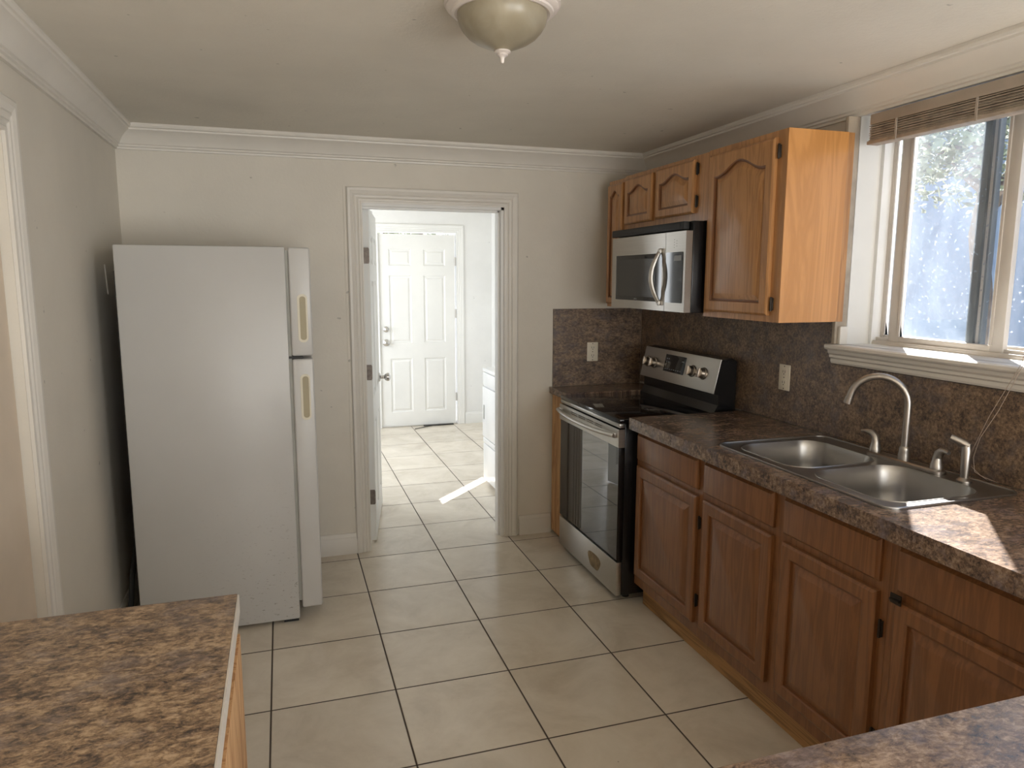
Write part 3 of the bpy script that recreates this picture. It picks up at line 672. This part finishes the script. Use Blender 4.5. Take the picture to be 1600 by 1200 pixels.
# ================================================================ base cabinets
def hinge_part(T, u, v, parent, w_=0.0):
    b = MB()
    b.box(u-.007, u+.007, v-.024, v+.024, w_, w_+.005, .0015, T); b.box(u-.0035, u+.0035, v-.028, v+.028, w_+.003, w_+.011, .002, T)
    b.build('hinge', M['dark_hinge'], parent)
BXF = 1.672           # face-frame plane
def base_unit(y0, y1, fronts, label, hinges=(), latch=None, hollow=False):
    """cabinet between y0 (far) and y1 (near); fronts = list of (ya, yb) for drawer + door pairs"""
    t = thing('base_cabinet', label, 'cabinet', (BXF, (y0+y1)/2, 0))
    b = MB()
    if hollow:   # open carcass so that the bowls hang inside
        b.poly(rect(BXF+.018, 2.238, .115, .8755), [], -y0+.0005, -y0+.016, FR_far(0, 0)); b.poly(rect(BXF+.018, 2.238, .115, .8755), [], -y1-.016, -y1-.0005, FR_far(0, 0))
        b.box(BXF+.018, 2.238, y1+.016, y0-.016, .115, .131); b.box(2.228, 2.238, y1+.016, y0-.016, .131, .8755)
    else: b.box(BXF+.018, 2.238, y1+.0005, y0-.0005, .115, .8755)
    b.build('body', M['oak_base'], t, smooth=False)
    T = FR_right(BXF, 0)
    b = MB(); holes = []
    for ya, yb in fronts:
        holes += [rect(-ya+.012, -yb-.012, .745, .85), rect(-ya+.012, -yb-.012, .185, .695)]
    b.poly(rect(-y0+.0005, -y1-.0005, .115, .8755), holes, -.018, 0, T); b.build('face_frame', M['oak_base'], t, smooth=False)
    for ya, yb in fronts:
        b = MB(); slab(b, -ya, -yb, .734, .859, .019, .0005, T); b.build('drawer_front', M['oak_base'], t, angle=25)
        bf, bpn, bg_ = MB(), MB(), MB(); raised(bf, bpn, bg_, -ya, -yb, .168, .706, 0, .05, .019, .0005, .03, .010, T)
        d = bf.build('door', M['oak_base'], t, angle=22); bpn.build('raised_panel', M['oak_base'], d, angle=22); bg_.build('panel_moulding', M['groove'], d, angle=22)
    for y, z in hinges: hinge_part(T, -y, z, t, .001)
    b = MB(); b.box(1.722, 1.737, y1+.0005, y0-.0005, .001, .1145); b.build('toe_kick', M['oak_toe'], t, smooth=False)
    if latch:
        y, z = latch; b = MB(); b.box(-y-.018, -y+.018, z-.014, z+.014, .0195, .0235, .001, T); b.box(-y-.012, -y+.020, z-.003, z+.003, .023, .034, .0015, T)
        b.build('latch', M['dark_hinge'], t)
    return t
base_unit(-.992, -1.552, [(-1.013, -1.525)], 'oak base cabinet with one drawer and one door, right beside the range', hinges=[(-1.538, .60), (-1.538, .27)])
base_unit(-1.552, -2.478, [(-1.572, -1.992), (-2.046, -2.450)], 'double-door oak base cabinet under the stainless sink', hollow=True, hinges=[(-2.463, .60), (-2.463, .27)])
base_unit(-2.478, -3.205, [(-2.512, -2.935)], 'oak base cabinet with a small metal latch, nearest in the right-hand run', latch=(-2.522, .715))
# corner unit under the peninsula
t = thing('base_cabinet', 'peninsula cabinet under the laminate counter at bottom right', 'cabinet', (1.1, -3.5, 0))
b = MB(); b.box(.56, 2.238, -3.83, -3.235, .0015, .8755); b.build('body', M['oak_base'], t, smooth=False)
b = MB(); slab(b, -2.2, -.59, .12, .86, .012, .0, Matrix(((-1, 0, 0, 0), (0, 0, 1, -3.2345), (0, 1, 0, 0), (0, 0, 0, 1)))); b.build('side_panel', M['oak_base'], t)
# filler cabinet left of the range
t = thing('base_cabinet', 'narrow oak base cabinet sliver between doorway wall and range', 'cabinet', (1.66, -.05, 0))
b = MB(); b.box(1.668, 2.238, -.180, .086, .0015, .8825); b.build('body', M['oak_base'], t, smooth=False)
b = MB(); b.box(1.652, 1.667, -.180, .086, .02, .8825); b.build('face_frame', M['ply'], t, smooth=False)
# cabinet carrying the left foreground counter
t = thing('base_cabinet', 'raw-edged wood cabinet under the left foreground counter', 'cabinet', (-.3, -2.9, 0))
b = MB(); b.box(XL+.004, -.026, -3.44, -2.475, .0015, .8905); b.build('body', M['ply'], t, smooth=False)
b = MB(); b.box(-.0255, -.008, -3.44, -2.50, .10, .865); b.build('side_panel', M['ply'], t, smooth=False)
b = MB(); b.box(-.0115, -.0085, -3.45, -2.460, .893, .931)
tag(b.build('edge_strip', M['frame_beige'], smooth=False), 'pale bare edge strip on the left foreground counter', 'edge strip')

# ================================================================ wall cabinets
UXF = 1.918 + .0      # door front plane
UF = UXF+.019         # face frame plane
def wall_unit(y0, y1, z0, z1, fronts, label, hinges, arch, endpanel=False, xf=UF, rail=.052):
    t = thing('wall_cabinet', label, 'wall cabinet', (2.1, (y0+y1)/2, z0))
    b = MB(); b.box(xf+.018, 2.244, y1+(.0045 if endpanel else .0005), y0-.0005, z0, z1); b.build('body', M['oak'], t, smooth=False)
    T = FR_right(xf, 0); b = MB()
    b.poly(rect(-y0+.0005, -y1-(.0045 if endpanel else .0005), z0, z1), [rect(-fa[0]+.012, -fa[1]-.012, fa[2]+.012, fa[3]-.012) for fa in fronts], -.018, 0, T)
    b.build('face_frame', M['oak'], t, smooth=False)
    for ya, yb, za, zb in fronts:
        bf, bpn, bg_ = MB(), MB(), MB(); raised(bf, bpn, bg_, -ya, -yb, za, zb, arch, rail, .019, .0005, .026, .010, T)
        d = bf.build('door', M['oak'], t, angle=22); bpn.build('raised_panel', M['oak'], d, angle=22); bg_.build('panel_moulding', M['groove'], d, angle=22)
    for y, z in hinges: hinge_part(T, -y, z, t, .001)
    if endpanel:
        b = MB(); pts = [(xf-.001, z0), (2.190, z0)] + [(2.210+.02*math.cos(math.radians(a))-.02, z0+.02+.02*math.sin(math.radians(a))) for a in (-90, -60, -30, 0)] + [(2.212, z1), (xf-.001, z1)]
        b.poly(pts, [], 0, .004, Matrix(((1, 0, 0, 0), (0, 0, -1, y1+.0042), (0, 1, 0, 0), (0, 0, 0, 1)))); b.build('side_panel', M['veneer'], t, smooth=False)
    return t
wall_unit(-.058, -.268, 1.412, 2.124, [(-.072, -.256, 1.43, 2.10)], 'narrow full-height oak wall cabinet in the far corner', [], .028, rail=.04)
wall_unit(-.268, -1.083, 1.834, 2.130, [(-.285, -.592, 1.868, 2.108), (-.632, -.985, 1.872, 2.112)],
          'short two-door oak wall cabinet above the microwave', [(-.999, 1.925), (-.999, 2.07)], .034, rail=.045)
wall_unit(-1.083, -1.612, 1.404, 2.134, [(-1.110, -1.553, 1.430, 2.108)], 'tall single-door oak wall cabinet with orange side panel beside the window',
          [(-1.568, 1.475), (-1.568, 2.055)], .05, endpanel=True)

# ================================================================ microwave
mw = thing('microwave', 'stainless over-range microwave with black window and curved handle', 'microwave', (2.0, -.7, 1.42))
MY0, MY1, MX = -.312, -1.068, 1.842
b = MB(); b.box(MX+.038, 2.240, MY1, MY0, 1.418, 1.832, .003); b.build('case', M['black'], mw)
T = FR_right(MX+.035, 0)
b = MB(); b.box(-MY0-.02, -MY1-.03, 1.795, 1.831, 0, .030, .004, T); b.box(-MY0+.02, -MY1-.06, 1.806, 1.826, .030, .033, .001, T); b.build('vent_grille', M['black_matte'], mw)
# door: plate with window, slightly bowed front
ys = -.889
b = MB(); b.poly(rect(-MY0, -ys-.0015, 1.420, 1.788), [rect(-MY0+.045, -ys-.032, 1.462, 1.694)], 0, .034, T)
o1 = b.build('door', M['steel_mw'], mw, smooth=False)
b = MB(); b.box(-MY0+.045, -ys-.032, 1.462, 1.694, .016, .031, .0, T); g_ = b.build('window', M['glass_black'], o1, smooth=False)
b = MB(); b.box(-MY0+.072, -ys-.10, 1.482, 1.672, .0312, .0325, .0, T); b.build('screen', M['mw_glass'], g_, smooth=False)
b = MB(); b.box(-MY0+.26, -MY0+.29, 1.4685, 1.4735, .0312, .0318, 0, T); b.build('badge', M['digits'], o1, smooth=False)
b = MB(); b.poly(rect(-ys+.0015, -MY1, 1.420, 1.788), [], 0, .034, T); cp = b.build('control_panel', M['steel_mw'], mw, smooth=False)
b = MB(); b.box(-ys+.010, -MY1-.020, 1.462, 1.695, .0343, .0365, .0, T); kp = b.build('keypad', M['glass_black'], cp, smooth=False)
b = MB(); b.box(-ys+.085, -MY1-.030, 1.655, 1.680, .0368, .0376, 0, T); b.build('display', M['digits'], kp, smooth=False)
b = MB()
for i in range(7): b.box(-ys+.075+.0*i+(i % 2)*.022, -ys+.082+(i % 2)*.022, 1.715+.006*i, 1.717+.006*i, .0342, .0346, 0, T)
b.build('printed_marks', M['slot'], cp, smooth=False)
b = MB(); hu = -ys-.014
pts = []
for k in range(17):
    s_ = k/16; pts.append((hu-.030-.018*math.sin(PI*s_), 1.452+.258*s_, .036+.038*math.sin(PI*s_)))
b.tube([T @ Vector(p) for p in pts], [.010+.003*math.sin(PI*k/16) for k in range(17)], 10)
for v_ in (1.458, 1.704): b.box(hu-.036, hu-.012, v_-.012, v_+.012, .033, .048, .003, T)
b.build('handle', M['steel_mw'], mw)

# ================================================================ range
rg = thing('range', 'freestanding stainless electric range with black glass top and oven door', 'stove', (1.9, -.565, 0))
RY0, RY1, RX = -.186, -.946, 1.592
b = MB(); b.box(RX+.035, 2.225, RY1, RY0, .035, .893, .003); b.build('body', M['black'], rg)
b = MB(); b.box(RX+.005, 2.215, RY1-.001, RY0+.001, .8935, .915, .004); ct = b.build('cooktop', M['glass_black'], rg)
b = MB()
for x, y, r in ((1.78, -.37, .09), (1.78, -.75, .11), (2.0, -.38, .08), (2.0, -.74, .075)):
    b = MB()
    for rr in (r, r*.62): b.lathe([(rr, .9152), (rr-.002, .9155), (rr-.004, .9152)], Matrix.Translation((x, y, 0)), 40, False)
    b.build('burner_ring', M['mw_glass'], ct)
T = FR_right(RX+.035, 0); u0, u1 = -RY0, -RY1
b = MB(); b.box(u0+.002, u1-.001, .872, .893, .0, .030, .004, T); b.build('front_trim', M['steel'], rg)
b = MB(); b.box(u0+.001, u1-.001, .212, .865, .001, .028, .003, T); dr = b.build('oven_door', M['black'], rg)
b = MB()
hol = [rect(u0+.17+i*.105, u0+.17+i*.105+.085, .846, .850) for i in range(4)] + [rect(u0+.17+i*.105, u0+.17+i*.105+.085, .836, .840) for i in range(4)]
b.poly(rect(u0, u1, .778, .866), hol, .0282, .034, T)
b.box(u1-.002, u1+.0015, .778, .866, .002, .034, 0, T)
b.build('door_band', M['steel'], dr, smooth=False)
b = MB(); b.box(u0+.11, u1-.0005, .222, .776, .0285, .0315, .0, T); b.build('door_glass', M['oven_glass'], dr, smooth=False)
b = MB(); pts = []
for k in range(21):
    s_ = k/20; bow = 1-abs(2*s_-1)**2.4
    pts.append(T @ Vector((u0+.012+(u1-u0-.03)*s_, .835-.006*bow, .048+.030*bow)))
b.tube(pts, .0135, 12, flat=.8)
for uu in (u0+.02, u1-.03): b.box(uu-.012, uu+.012, .822, .848, .033, .050, .003, T)
b.build('handle', M['steel'], dr)
b = MB(); b.box(u0+.002, u1-.002, .032, .205, .0, .030, .006, T); dw = b.build('storage_drawer', M['steel'], rg)
b = MB(); b.poly([(u0+.50+.075*math.cos(a)*(1+.15*math.sin(3*a)), .115+.05*math.sin(a)*(1+.2*math.cos(2*a))) for a in [2*PI*k/24 for k in range(24)]], [], .0302, .0306, T)
b.build('stain', M['steel_stain'], dw, smooth=False)
b = MB()
for x, y in ((1.68, RY0-.06), (1.68, RY1+.06), (2.15, RY0-.06), (2.15, RY1+.06)): b = MB(); b.lathe([(.018, 0), (.018, .035)], Matrix.Translation((x, y, 0)), 16); b.build('foot', M['black_matte'], rg)
# backguard: slanted stainless panel on a black riser
b = MB(); sec = [(2.105, .915), (2.128, .955), (2.128, 1.006), (2.104, 1.012), (2.142, 1.180), (2.20, 1.186), (2.226, 1.17), (2.226, .915)]
b.loops([[(x, y, z) for x, z in sec] for y in (RY0, RY1)], cap0=True, cap1=True); bgd = b.build('backguard', M['black'], rg, angle=20)
sl = Vector((2.142-2.104, 0, 1.180-1.012)); sl.normalize(); nn = Vector((-sl.z, 0, sl.x))
Tb = Matrix(((0, sl.x, nn.x, 2.104), (-1, 0, 0, 0), (0, sl.z, nn.z, 1.012), (0, 0, 0, 1)))
HH = .1725
b = MB(); b.box(u0, u1, .0, HH, .0003, .005, .002, Tb); b.box(u0, u1, HH-.003, HH+.001, -.045, .004, .001, Tb); fc = b.build('control_panel', M['steel'], bgd)
b = MB(); b.box(u0+.245, u0+.455, .055, .150, .0053, .0075, .001, Tb); dp = b.build('display', M['glass_black'], fc)
b = MB()
for i in range(8): b.box(u0+.262+i*.022, u0+.274+i*.022, .068, .072, .0076, .0079, 0, Tb)
for i in range(4): b.box(u0+.262+(i % 2)*.020, u0+.272+(i % 2)*.020, .105+.018*(i//2), .112+.018*(i//2), .0076, .0079, 0, Tb)
b.box(u0+.42, u0+.44, .12, .126, .0076, .0079, 0, Tb); b.build('printed_marks', M['digits'], dp, smooth=False)
for uu in (.060, .135, .535, .640):
    b = MB(); kT = Tb @ Matrix.Translation((u0+uu, .088, .005))
    b.lathe([(.031, 0), (.031, .006), (.026, .009), (.024, .026), (.021, .029), (.0, .029)], kT, 32)
    b.box(-.006, .006, -.024, .024, .026, .036, .002, kT); b.build('knob', M['knob'], fc)

# ================================================================ refrigerator
fr = thing('refrigerator', 'white top-freezer refrigerator standing in the left corner, doors facing right', 'refrigerator', (-.15, -.33, 0))
FY0, FY1 = -.688, .02
b = MB(); b.box(-.537, .121, FY0, FY1, .018, 1.705, .006); b.build('cabinet', M['fridge_side'], fr)
b = MB(); b.box(.119, .134, FY0+.012, FY1-.01, .10, 1.69); b.build('gasket', M['gasket'], fr, smooth=False)
for nm, z0, z1, hz0, hz1 in (('freezer_door', 1.234, 1.703, 1.298, 1.500), ('fridge_door', .068, 1.221, .952, 1.150)):
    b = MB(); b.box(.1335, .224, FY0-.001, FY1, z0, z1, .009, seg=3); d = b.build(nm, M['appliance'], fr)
    # recessed handle grip in the door's edge, facing the viewer
    b = MB(); Th = FR_far(0, FY0-.001)
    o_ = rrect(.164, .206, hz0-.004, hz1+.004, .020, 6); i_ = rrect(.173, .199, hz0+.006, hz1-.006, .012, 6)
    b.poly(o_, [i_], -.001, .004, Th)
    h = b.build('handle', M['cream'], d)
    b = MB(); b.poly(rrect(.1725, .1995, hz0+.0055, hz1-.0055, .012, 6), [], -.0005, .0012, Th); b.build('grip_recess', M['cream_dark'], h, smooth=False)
b = MB(); b.box(.112, .18, FY0+.004, FY0+.05, 1.223, 1.233); b.build('hinge', M['black_matte'], fr, smooth=False)
for x_, y_ in ((.05, FY0+.02), (-.5, FY0+.02), (.05, FY1-.1), (-.5, FY1-.1)): b = MB(); b.box(x_, x_+.065, y_, y_+.08, .0, .019); b.build('foot', M['black_matte'], fr)
b = MB(); b.box(-.545, -.538, FY0+.03, FY1-.03, .25, 1.6); b.build('condenser_panel', M['black_matte'], fr, smooth=False)
b = MB(); pts = [(-.575, -.60, .02), (-.60, -.56, .10), (-.595, -.50, .24), (-.583, -.42, .38), (-.572, -.30, .50), (-.565, -.18, .54), (-.562, -.05, .50)]
b.tube(pts, .012, 10); tag(b.build('hose', M['black_matte']), 'dark ribbed hose curving up behind the refrigerator', 'hose')
b = MB(); b.tube([(XL+.003, -.330, 1.63), (XL+.003, -.305, 1.50)], .003, 6); tag(b.build('cable_clip', M['trim']), 'thin painted cable on the left wall behind the refrigerator', 'cable')

# ================================================================ sink
sk = thing('kitchen_sink', 'double-bowl stainless drop-in sink below the window', 'sink', (1.95, -2.0, CZ1))
bowlL = lambda d: rrect(1.738+d, 2.110-d, -1.998+d, -1.640-d, max(.085-d*.6, .02), 8)
bowlR = lambda d: rrect(1.738+d, 2.110-d, -2.400+d, -2.040-d, max(.085-d*.6, .02), 8)
b = MB()
b.poly(rrect(SX0, SX1, SY0, SY1, .045, 8), [bowlL(0), bowlR(0)], CZ1+.0005, CZ1+.003)
# raised rolled rim
ro = rrect(SX0+.003, SX1-.003, SY0+.003, SY1-.003, .042, 8)
b.tube([(x, y, CZ1+.0045) for x, y in ro+[ro[0]]], .0035, 8)
for bw in (bowlL, bowlR):
    rim = bw(-.002); b.tube([(x, y, CZ1+.003) for x, y in rim+[rim[0]]], .0025, 6)
rimo = b.build('rim', M['sink'], sk, angle=50)
for bw in (bowlL, bowlR):
    b = MB(); L = []
    for d, z in ((0, .003), (.003, -.003), (.008, -.02), (.014, -.08), (.022, -.135), (.036, -.158), (.06, -.168), (.10, -.172), (.155, -.176)):
        L.append([(x, y, CZ1+z) for x, y in bw(d)])
    b.loops(L, cap1=True)
    for f in b.bm.faces: f.normal_flip()
    bo = b.build('bowl', M['sink'], sk, angle=60)
    cy = -1.816 if bw is bowlL else -2.216
    b = MB(); b.lathe([(.042, CZ1-.1745), (.040, CZ1-.171), (.030, CZ1-.173), (.001, CZ1-.1735)], Matrix.Translation((1.9135, cy, 0)), 32, False); b.build('drain', M['chrome'], bo)
# faucet
fz = CZ1+.0035
fa = thing('faucet', 'brushed nickel gooseneck faucet with two lever handles', 'faucet', (2.15, -2.045, fz))
b = MB(); b.loops([[(x, y, z) for x, y in rrect(2.150-.026+d, 2.150+.026-d, -2.205+d, -1.890-d, .024-d, 6)] for d, z in ((0, fz), (0, fz+.010), (.005, fz+.015))], cap0=True, cap1=True)
b.build('base_plate', M['nickel'], fa)
b = MB(); b.lathe([(.020, fz+.014), (.020, fz+.030), (.0175, fz+.045), (.0185, fz+.052), (.0165, fz+.058), (.0135, fz+.062)], Matrix.Translation((2.15, -2.045, 0)), 24)
sp = Vector((-.62, .78, 0)).normalized(); R_ = .093; zc = 1.142; P = [(2.15, -2.045, fz+.055), (2.15, -2.045, 1.06), (2.15, -2.045, zc)]
for k in range(1, 19):
    a = PI*.94*k/18; c_ = Vector((2.15, -2.045, zc)) + sp*R_
    P.append(tuple(c_ - sp*R_*math.cos(a) + Vector((0, 0, R_*math.sin(a)))))
e_ = Vector(P[-1]); d_ = (e_-Vector(P[-2])).normalized(); P.append(tuple(e_+d_*.012))
b.tube(P, .0125, 14); e2 = e_+d_*.012
b.tube([tuple(e2-d_*.004), tuple(e2+d_*.018)], .0145, 14); b.build('spout', M['nickel'], fa)
for y, s_ in ((-1.917, 1), (-2.178, -1)):
    b = MB(); b.lathe([(.021, fz+.014), (.021, fz+.026), (.0165, fz+.040), (.0150, fz+.052)], Matrix.Translation((2.15, y, 0)), 20)
    b.tube([(2.15, y, fz+.050), (2.150, y+.004*s_, fz+.068), (2.146, y+.018*s_, fz+.080), (2.140, y+.036*s_, fz+.083), (2.134, y+.054*s_, fz+.081)], [.0150, .0145, .012, .009, .0065], 12)
    b.build('lever', M['nickel'], fa)
sy = thing('side_sprayer', 'brushed nickel side sprayer standing right of the faucet', 'sprayer', (2.145, -2.285, fz))
b = MB(); b.lathe([(.023, fz), (.023, fz+.006), (.016, fz+.012), (.0135, fz+.014)], Matrix.Translation((2.145, -2.285, 0)), 24); b.build('collar', M['nickel'], sy)
b = MB(); b.tube([(2.145, -2.285, fz+.012), (2.145, -2.285, fz+.05), (2.147, -2.283, fz+.10), (2.147, -2.280, fz+.118)], [.0115, .014, .0155, .0145], 14)
b.tube([(2.150, -2.287, fz+.116), (2.135, -2.268, fz+.128), (2.118, -2.246, fz+.138)], [.013, .0135, .0115], 12); b.build('spray_head', M['nickel'], sy)

# ================================================================ outlets
def outlet(T, label):
    t = thing('wall_outlet', label, 'outlet', tuple(T @ Vector((0, 0, 0))))
    b = MB(); b.box(-.036, .036, -.058, .058, .0003, .0055, .002, T); pl = b.build('cover_plate', M['ivory'], t)
    for v in (-.024, .024):
        b = MB(); b.poly(rrect(-.0165, .0165, v-.0165, v+.0165, .007, 4), [], .0056, .0075, T); rc = b.build('socket', M['ivory'], pl)
        b = MB(); b.box(-.008, -.0055, v-.003, v+.008, .0076, .0079, 0, T); b.box(.0055, .008, v-.003, v+.008, .0076, .0079, 0, T); b.box(-.0025, .0025, v-.011, v-.006, .0076, .0079, 0, T)
        b.build('slot', M['slot'], rc, smooth=False)
    for v in (-.050, .050, 0): b = MB(); b.lathe([(.003, .0056), (.003, .0066)], T @ Matrix.Translation((0, v, 0)), 10); b.build('screw', M['slot'], pl)
outlet(Matrix(((1, 0, 0, 1.912), (0, 0, -1, YF-.012), (0, 1, 0, 1.128), (0, 0, 0, 1))), 'ivory outlet on the far wall backsplash left of the range')
outlet(Matrix(((0, 0, -1, 2.245), (-1, 0, 0, -1.283), (0, 1, 0, 1.135), (0, 0, 0, 1))), 'ivory outlet between the range and the sink')

# ================================================================ ceiling light
cl = thing('ceiling_light', 'dome ceiling light with alabaster bowl and white ring', 'ceiling light', (.700, -1.985, H))
Tl = Matrix.Translation((.700, -1.985, 0))
b = MB(); b.lathe([(.10, 2.3095), (.154, 2.3095), (.157, 2.304), (.157, 2.299), (.151, 2.296), (.152, 2.291), (.147, 2.286), (.139, 2.283), (.137, 2.278), (.129, 2.275), (.121, 2.277), (.10, 2.283)], Tl, 64, False); b.build('ring', M['fixture'], cl, angle=30)
b = MB(); b.lathe([(.122, 2.282), (.1215, 2.266), (.117, 2.250), (.108, 2.235), (.094, 2.220), (.076, 2.208), (.052, 2.197), (.032, 2.190), (.022, 2.185), (.014, 2.181)], Tl, 64, True); b.build('glass_bowl', M['bowl'], cl, angle=60)
b = MB(); b.lathe([(.006, 2.186), (.022, 2.184), (.023, 2.180), (.014, 2.176), (.016, 2.172), (.009, 2.169), (.006, 2.165), (.0055, 2.158), (.004, 2.153), (.001, 2.151)], Tl, 24); b.build('finial', M['fixture'], cl)

# ================================================================ dryer in the laundry
dy = thing('clothes_dryer', 'white front-loading clothes dryer seen through the doorway', 'dryer', (1.87, .98, 0))
b = MB(); b.box(1.552, 2.225, .60, 1.285, .03, .872, .008); b.build('cabinet', M['appliance_white'], dy)
b = MB(); b.box(1.540, 2.235, .594, 1.290, .873, .902, .008); b.build('top', M['appliance_white'], dy)
b = MB(); b.box(1.540, 1.551, .605, 1.280, .768, .870, .004); b.build('control_strip', M['appliance_white'], dy)
b = MB(); b.box(1.536, 1.551, .605, 1.280, .372, .760, .006); dd = b.build('door', M['appliance_white'], dy)
b = MB(); b.box(1.5335, 1.537, 1.225, 1.250, .51, .62, .002); b.build('handle', M['gasket'], dd)
b = MB(); b.box(1.540, 1.551, .605, 1.280, .325, .364, .004); b.build('lint_drawer', M['appliance_white'], dy)
b = MB(); b.box(1.542, 1.551, .605, 1.280, .035, .317, .005); b.build('kick_panel', M['appliance_white'], dy)
b = MB()
for x, y in ((1.6, .66), (1.6, 1.23), (2.17, .66), (2.17, 1.23)): b = MB(); b.lathe([(.02, 0), (.02, .031)], Matrix.Translation((x, y, 0)), 16); b.build('foot', M['black_matte'], dy)

# ================================================================ outdoors
b = MB(); b.box(-14, 16, -16, 18, -.25, -.13); o = b.build('ground', M['concrete'], smooth=False); o['kind'] = 'structure'
nb = thing('neighbour_house', 'pale blue stucco wall of the house next door, outside the kitchen window', 'house', (7.5, -2, -.13))
b = MB(); b.box(6.4, 9.5, -9.5, 4.6, -.129, 3.6); b.build('wall', M['neighbour'], nb, smooth=False)
b = MB(); b.box(6.1, 9.8, -9.8, 4.9, 3.6005, 3.75, .01); b.build('roof', M['alu'], nb)
def tree(name, label, x, y, h, r, n, group=None, leaf=.09):
    t = thing(name, label, 'tree', (x, y, -.13)); 
    b = MB(); P = [(x, y, -.129), (x+.05, y-.03, h*.3), (x-.05, y+.05, h*.6), (x, y, h*.85)]
    b.tube(P, [.075, .065, .055, .035], 10)
    for k in range(7):
        a = k*2.4; b.tube([(x, y, h*.66+.02*k), (x+r*.35*math.cos(a), y+r*.35*math.sin(a), h*.76+.03*k), (x+r*.75*math.cos(a), y+r*.75*math.sin(a), h*.84+.03*k)], [.035, .022, .010], 6)
    b.build('trunk', M['bark'], t)
    bm = bmesh.new()
    for i in range(n):
        a = random.uniform(0, 2*PI); el = math.asin(random.uniform(-.8, 1)); q = r*(random.random()**.45)
        c = Vector((x+q*math.cos(el)*math.cos(a), y+q*math.cos(el)*math.sin(a), h*.82+q*.7*math.sin(el)))
        d = Vector((random.gauss(0, 1), random.gauss(0, 1), random.gauss(0, .6))).normalized(); e = d.orthogonal().normalized(); s_ = leaf*random.uniform(.6, 1.3)
        vs = [bm.verts.new(c+d*s_), bm.verts.new(c+e*s_*.45), bm.verts.new(c-d*s_), bm.verts.new(c-e*s_*.45)]; bm.faces.new(vs)
    mb = MB(); mb.bm.free(); mb.bm = bm; mb.build('foliage', M['leaf'], t, smooth=False)
tree('yard_tree', 'sunlit leafy tree seen through the top of the kitchen window', 4.4, -.47, 3.1, .95, 6000, leaf=.045)
tree('yard_tree', 'green leafy tree outside, glimpsed over the outside door', 1.6, 7.8, 3.0, 1.9, 2600)
